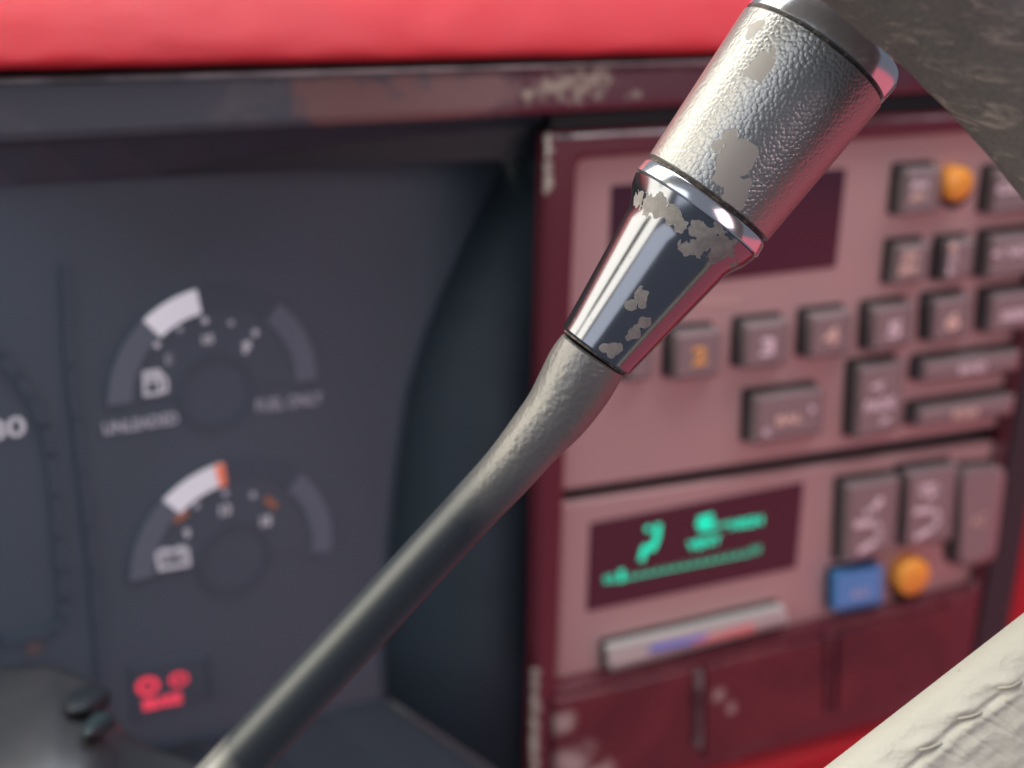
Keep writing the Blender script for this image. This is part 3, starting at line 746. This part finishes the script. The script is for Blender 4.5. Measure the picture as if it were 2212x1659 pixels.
sp_ = smooth_path(path)
rgs = [(P(x, y, d), w_/2*d/F) for x, y, w_, d in sp_]
rgs[0] = (rgs[0][0], rgs[0][1]-.0004)
lathe('shaft', rgs, M_shaft, lev, 128)
# seam between collar and neck
lathe('seam', [(Cb-AC*.0006, r_b-.0007), (Cb+AC*.0002, r_b-.0007)], M_seam, lev, straight=AC)

# ------------------------------------------------------------------ steering wheel
M_rim = mat('worn_dark_suede_leather', (0.085, 0.070, 0.066), 0.85, spec=0.2)
t = NT(M_rim)
mp = t.n('ShaderNodeMapping'); t.l(t.co(), mp.inputs[0]); mp.inputs['Rotation'].default_value = (0, math.radians(45), 0); mp.inputs['Scale'].default_value = (1.0, 1.0, 3.2)
f1 = t.ramp(t.noise(70, 7, 0.68, mp.outputs[0], 1.6), ((0.54, 0.0), (0.72, 1.0)))
f2 = t.noise(900, 4, 0.7)
t.l(t.mix(t.math('MULTIPLY', f1, 0.6), t.mix(f2, (0.048, 0.040, 0.039), (0.14, 0.118, 0.113)), (0.42, 0.31, 0.27)), t.b.inputs['Base Color'])
t.bump(t.math('ADD', t.noise(1500, 5, 0.75), t.math('MULTIPLY', f1, 0.5)), 0.6, 0.0006)
hub = P(431, 1819, 0.235)
whl = thing('steering_wheel', 'leather wrapped steering wheel with dark worn rim and pale stitched spoke', 'steering wheel', hub)
def rimpt(th):
    x = (850+4340*math.cos(th))*k; y = (3215-4340*math.sin(th))*k
    return P(x, y, 0.211)
pts = [rimpt(math.radians(-30+150*i/200)) for i in range(201)]
fr = frames(pts); V = []; Fc = []; seg = 160
# finer rings only where they help
for i, (p, (t_, a, b_)) in enumerate(zip(pts, fr)):
    for q in range(seg):
        th = 2*math.pi*q/seg; dirn = a*math.cos(th)+b_*math.sin(th)
        pp = p+dirn*.0148
        dsp_ = .00035*noise.noise(pp*180)+.0006*noise.noise(pp*45)
        V.append(pp+dirn*dsp_)
for i in range(len(pts)-1):
    for q in range(seg):
        z = (q+1) % seg; Fc.append((i*seg+q, i*seg+z, (i+1)*seg+z, (i+1)*seg+q))
Fc += [tuple(range(seg)), tuple(range((len(pts)-1)*seg, len(pts)*seg))]
mesh('rim', V, Fc, M_rim, whl, True)

M_spoke = mat('pale_beige_leather', (0.62, 0.57, 0.47), 0.62, spec=0.3)
t = NT(M_spoke)
f1 = t.noise(60, 5, 0.6); f3 = t.ramp(t.noise(420, 3, 0.6), ((0.70, 0.0), (0.76, 1.0)))
bc = t.mix(f1, (0.49, 0.465, 0.405), (0.425, 0.40, 0.345))
bc = t.mix(t.math('MULTIPLY', f3, .55), bc, (0.22, 0.17, 0.14))
mpz = t.n('ShaderNodeMapping'); t.l(t.co(), mpz.inputs[0]); mpz.inputs['Scale'].default_value = (1, 1, 5)
t.l(bc, t.b.inputs['Base Color'])
t.bump(t.math('ADD', t.noise(1700, 5, 0.75), t.math('MULTIPLY', t.noise(260, 4, 0.6, mpz.outputs[0]), 0.4)), 0.45, 0.0005)
# spoke: flattened tube; upper edge runs (3330,3000)->(4000,2480) of the photo
E0, E1 = (3330*k, 3000*k), (4000*k, 2480*k)
ed = np.array((E1[0]-E0[0], E1[1]-E0[1])); eL = np.linalg.norm(ed); ed /= eL; en = np.array((-ed[1], ed[0]))   # into the spoke (down-right)
if en[1] < 0: en = -en
wpx = 280.0; dS = 0.222
def spoke_pt(s, lat, z):      # s, lat in photo px at depth dS; z metres toward the viewer
    q = np.array(E0)+ed*s+en*lat
    return P(q[0], q[1], dS)+RZ*z
def bumpf(s, lat):
    """folds of leather gathered along the lacing"""
    c0 = 64.0+4*math.sin(s*.02)
    u = (s % 108)/108.0; d = lat-c0
    h = 0
    # pads gathered on the outer side of the seam, slanted
    uu = (u-0.45); dd = d+19+uu*-26
    h += 0.0014*math.exp(-(dd/11.0)**2-(uu/0.27)**2)
    # cord groove
    h -= 0.0011*math.exp(-(d/5.5)**2)*(0.65+.35*math.cos(2*math.pi*(u-.1)))
    h += 0.0006*math.exp(-((d-15)/9.0)**2)
    # creases fanning into the flat side
    for cc, sl in ((0.15, 0.35), (0.55, 0.5), (0.8, 0.25)):
        if d > 4:
            x = (u-cc)*108-sl*d
            h -= 0.0006*math.exp(-(x/4.0)**2)*math.exp(-d/60.0)*(1-math.exp(-d/12))
    h += .0005*noise.noise(Vector((s*.02, lat*.05, 5)))+.00018*noise.noise(Vector((s*.09, lat*.15, 9)))
    return h*0.72
ns, nq = 420, 260; V = []; Fc = []
for i in range(ns+1):
    s = -420+1260*i/ns
    for q in range(nq):
        th = 2*math.pi*q/nq
        # more rings on the near face
        cx_, sz = math.cos(th), math.sin(th)
        lat = wpx*(1-math.copysign(abs(cx_)**0.9, cx_)); z = 0.010*math.copysign(abs(sz)**0.75, sz)
        if sz > 0: z += bumpf(s, lat)*min(1, sz*3)
        V.append(spoke_pt(s, lat, z-0.006))
for i in range(ns):
    for q in range(nq):
        z = (q+1) % nq; Fc.append((i*nq+q, i*nq+z, (i+1)*nq+z, (i+1)*nq+q))
Fc += [tuple(range(nq)), tuple(range(ns*nq, ns*nq+nq))]
spk_o = mesh('spoke', V, Fc, M_spoke, whl, True)
# lacing cord lying in the seam
M_cord = mat('waxed_cord', (0.36, 0.33, 0.275), .7)
for i in range(-3, 8):
    s0 = i*108+52
    pts_ = []
    for j in range(9):
        u = j/8; s = s0-24+u*48; lat = 64+14*(u-.5)*1.2-4
        cx_ = 1-lat/wpx; th = math.acos(max(-1, min(1, math.copysign(abs(cx_)**(1/.9), cx_)))); z = 0.010*math.sin(th)**.75-.006
        pts_.append(spoke_pt(s, lat, z+bumpf(s, lat)-0.0001+0.0007*math.sin(u*math.pi)))
    o = tube_pts('stitch', pts_, 0.0003, M_cord, spk_o)
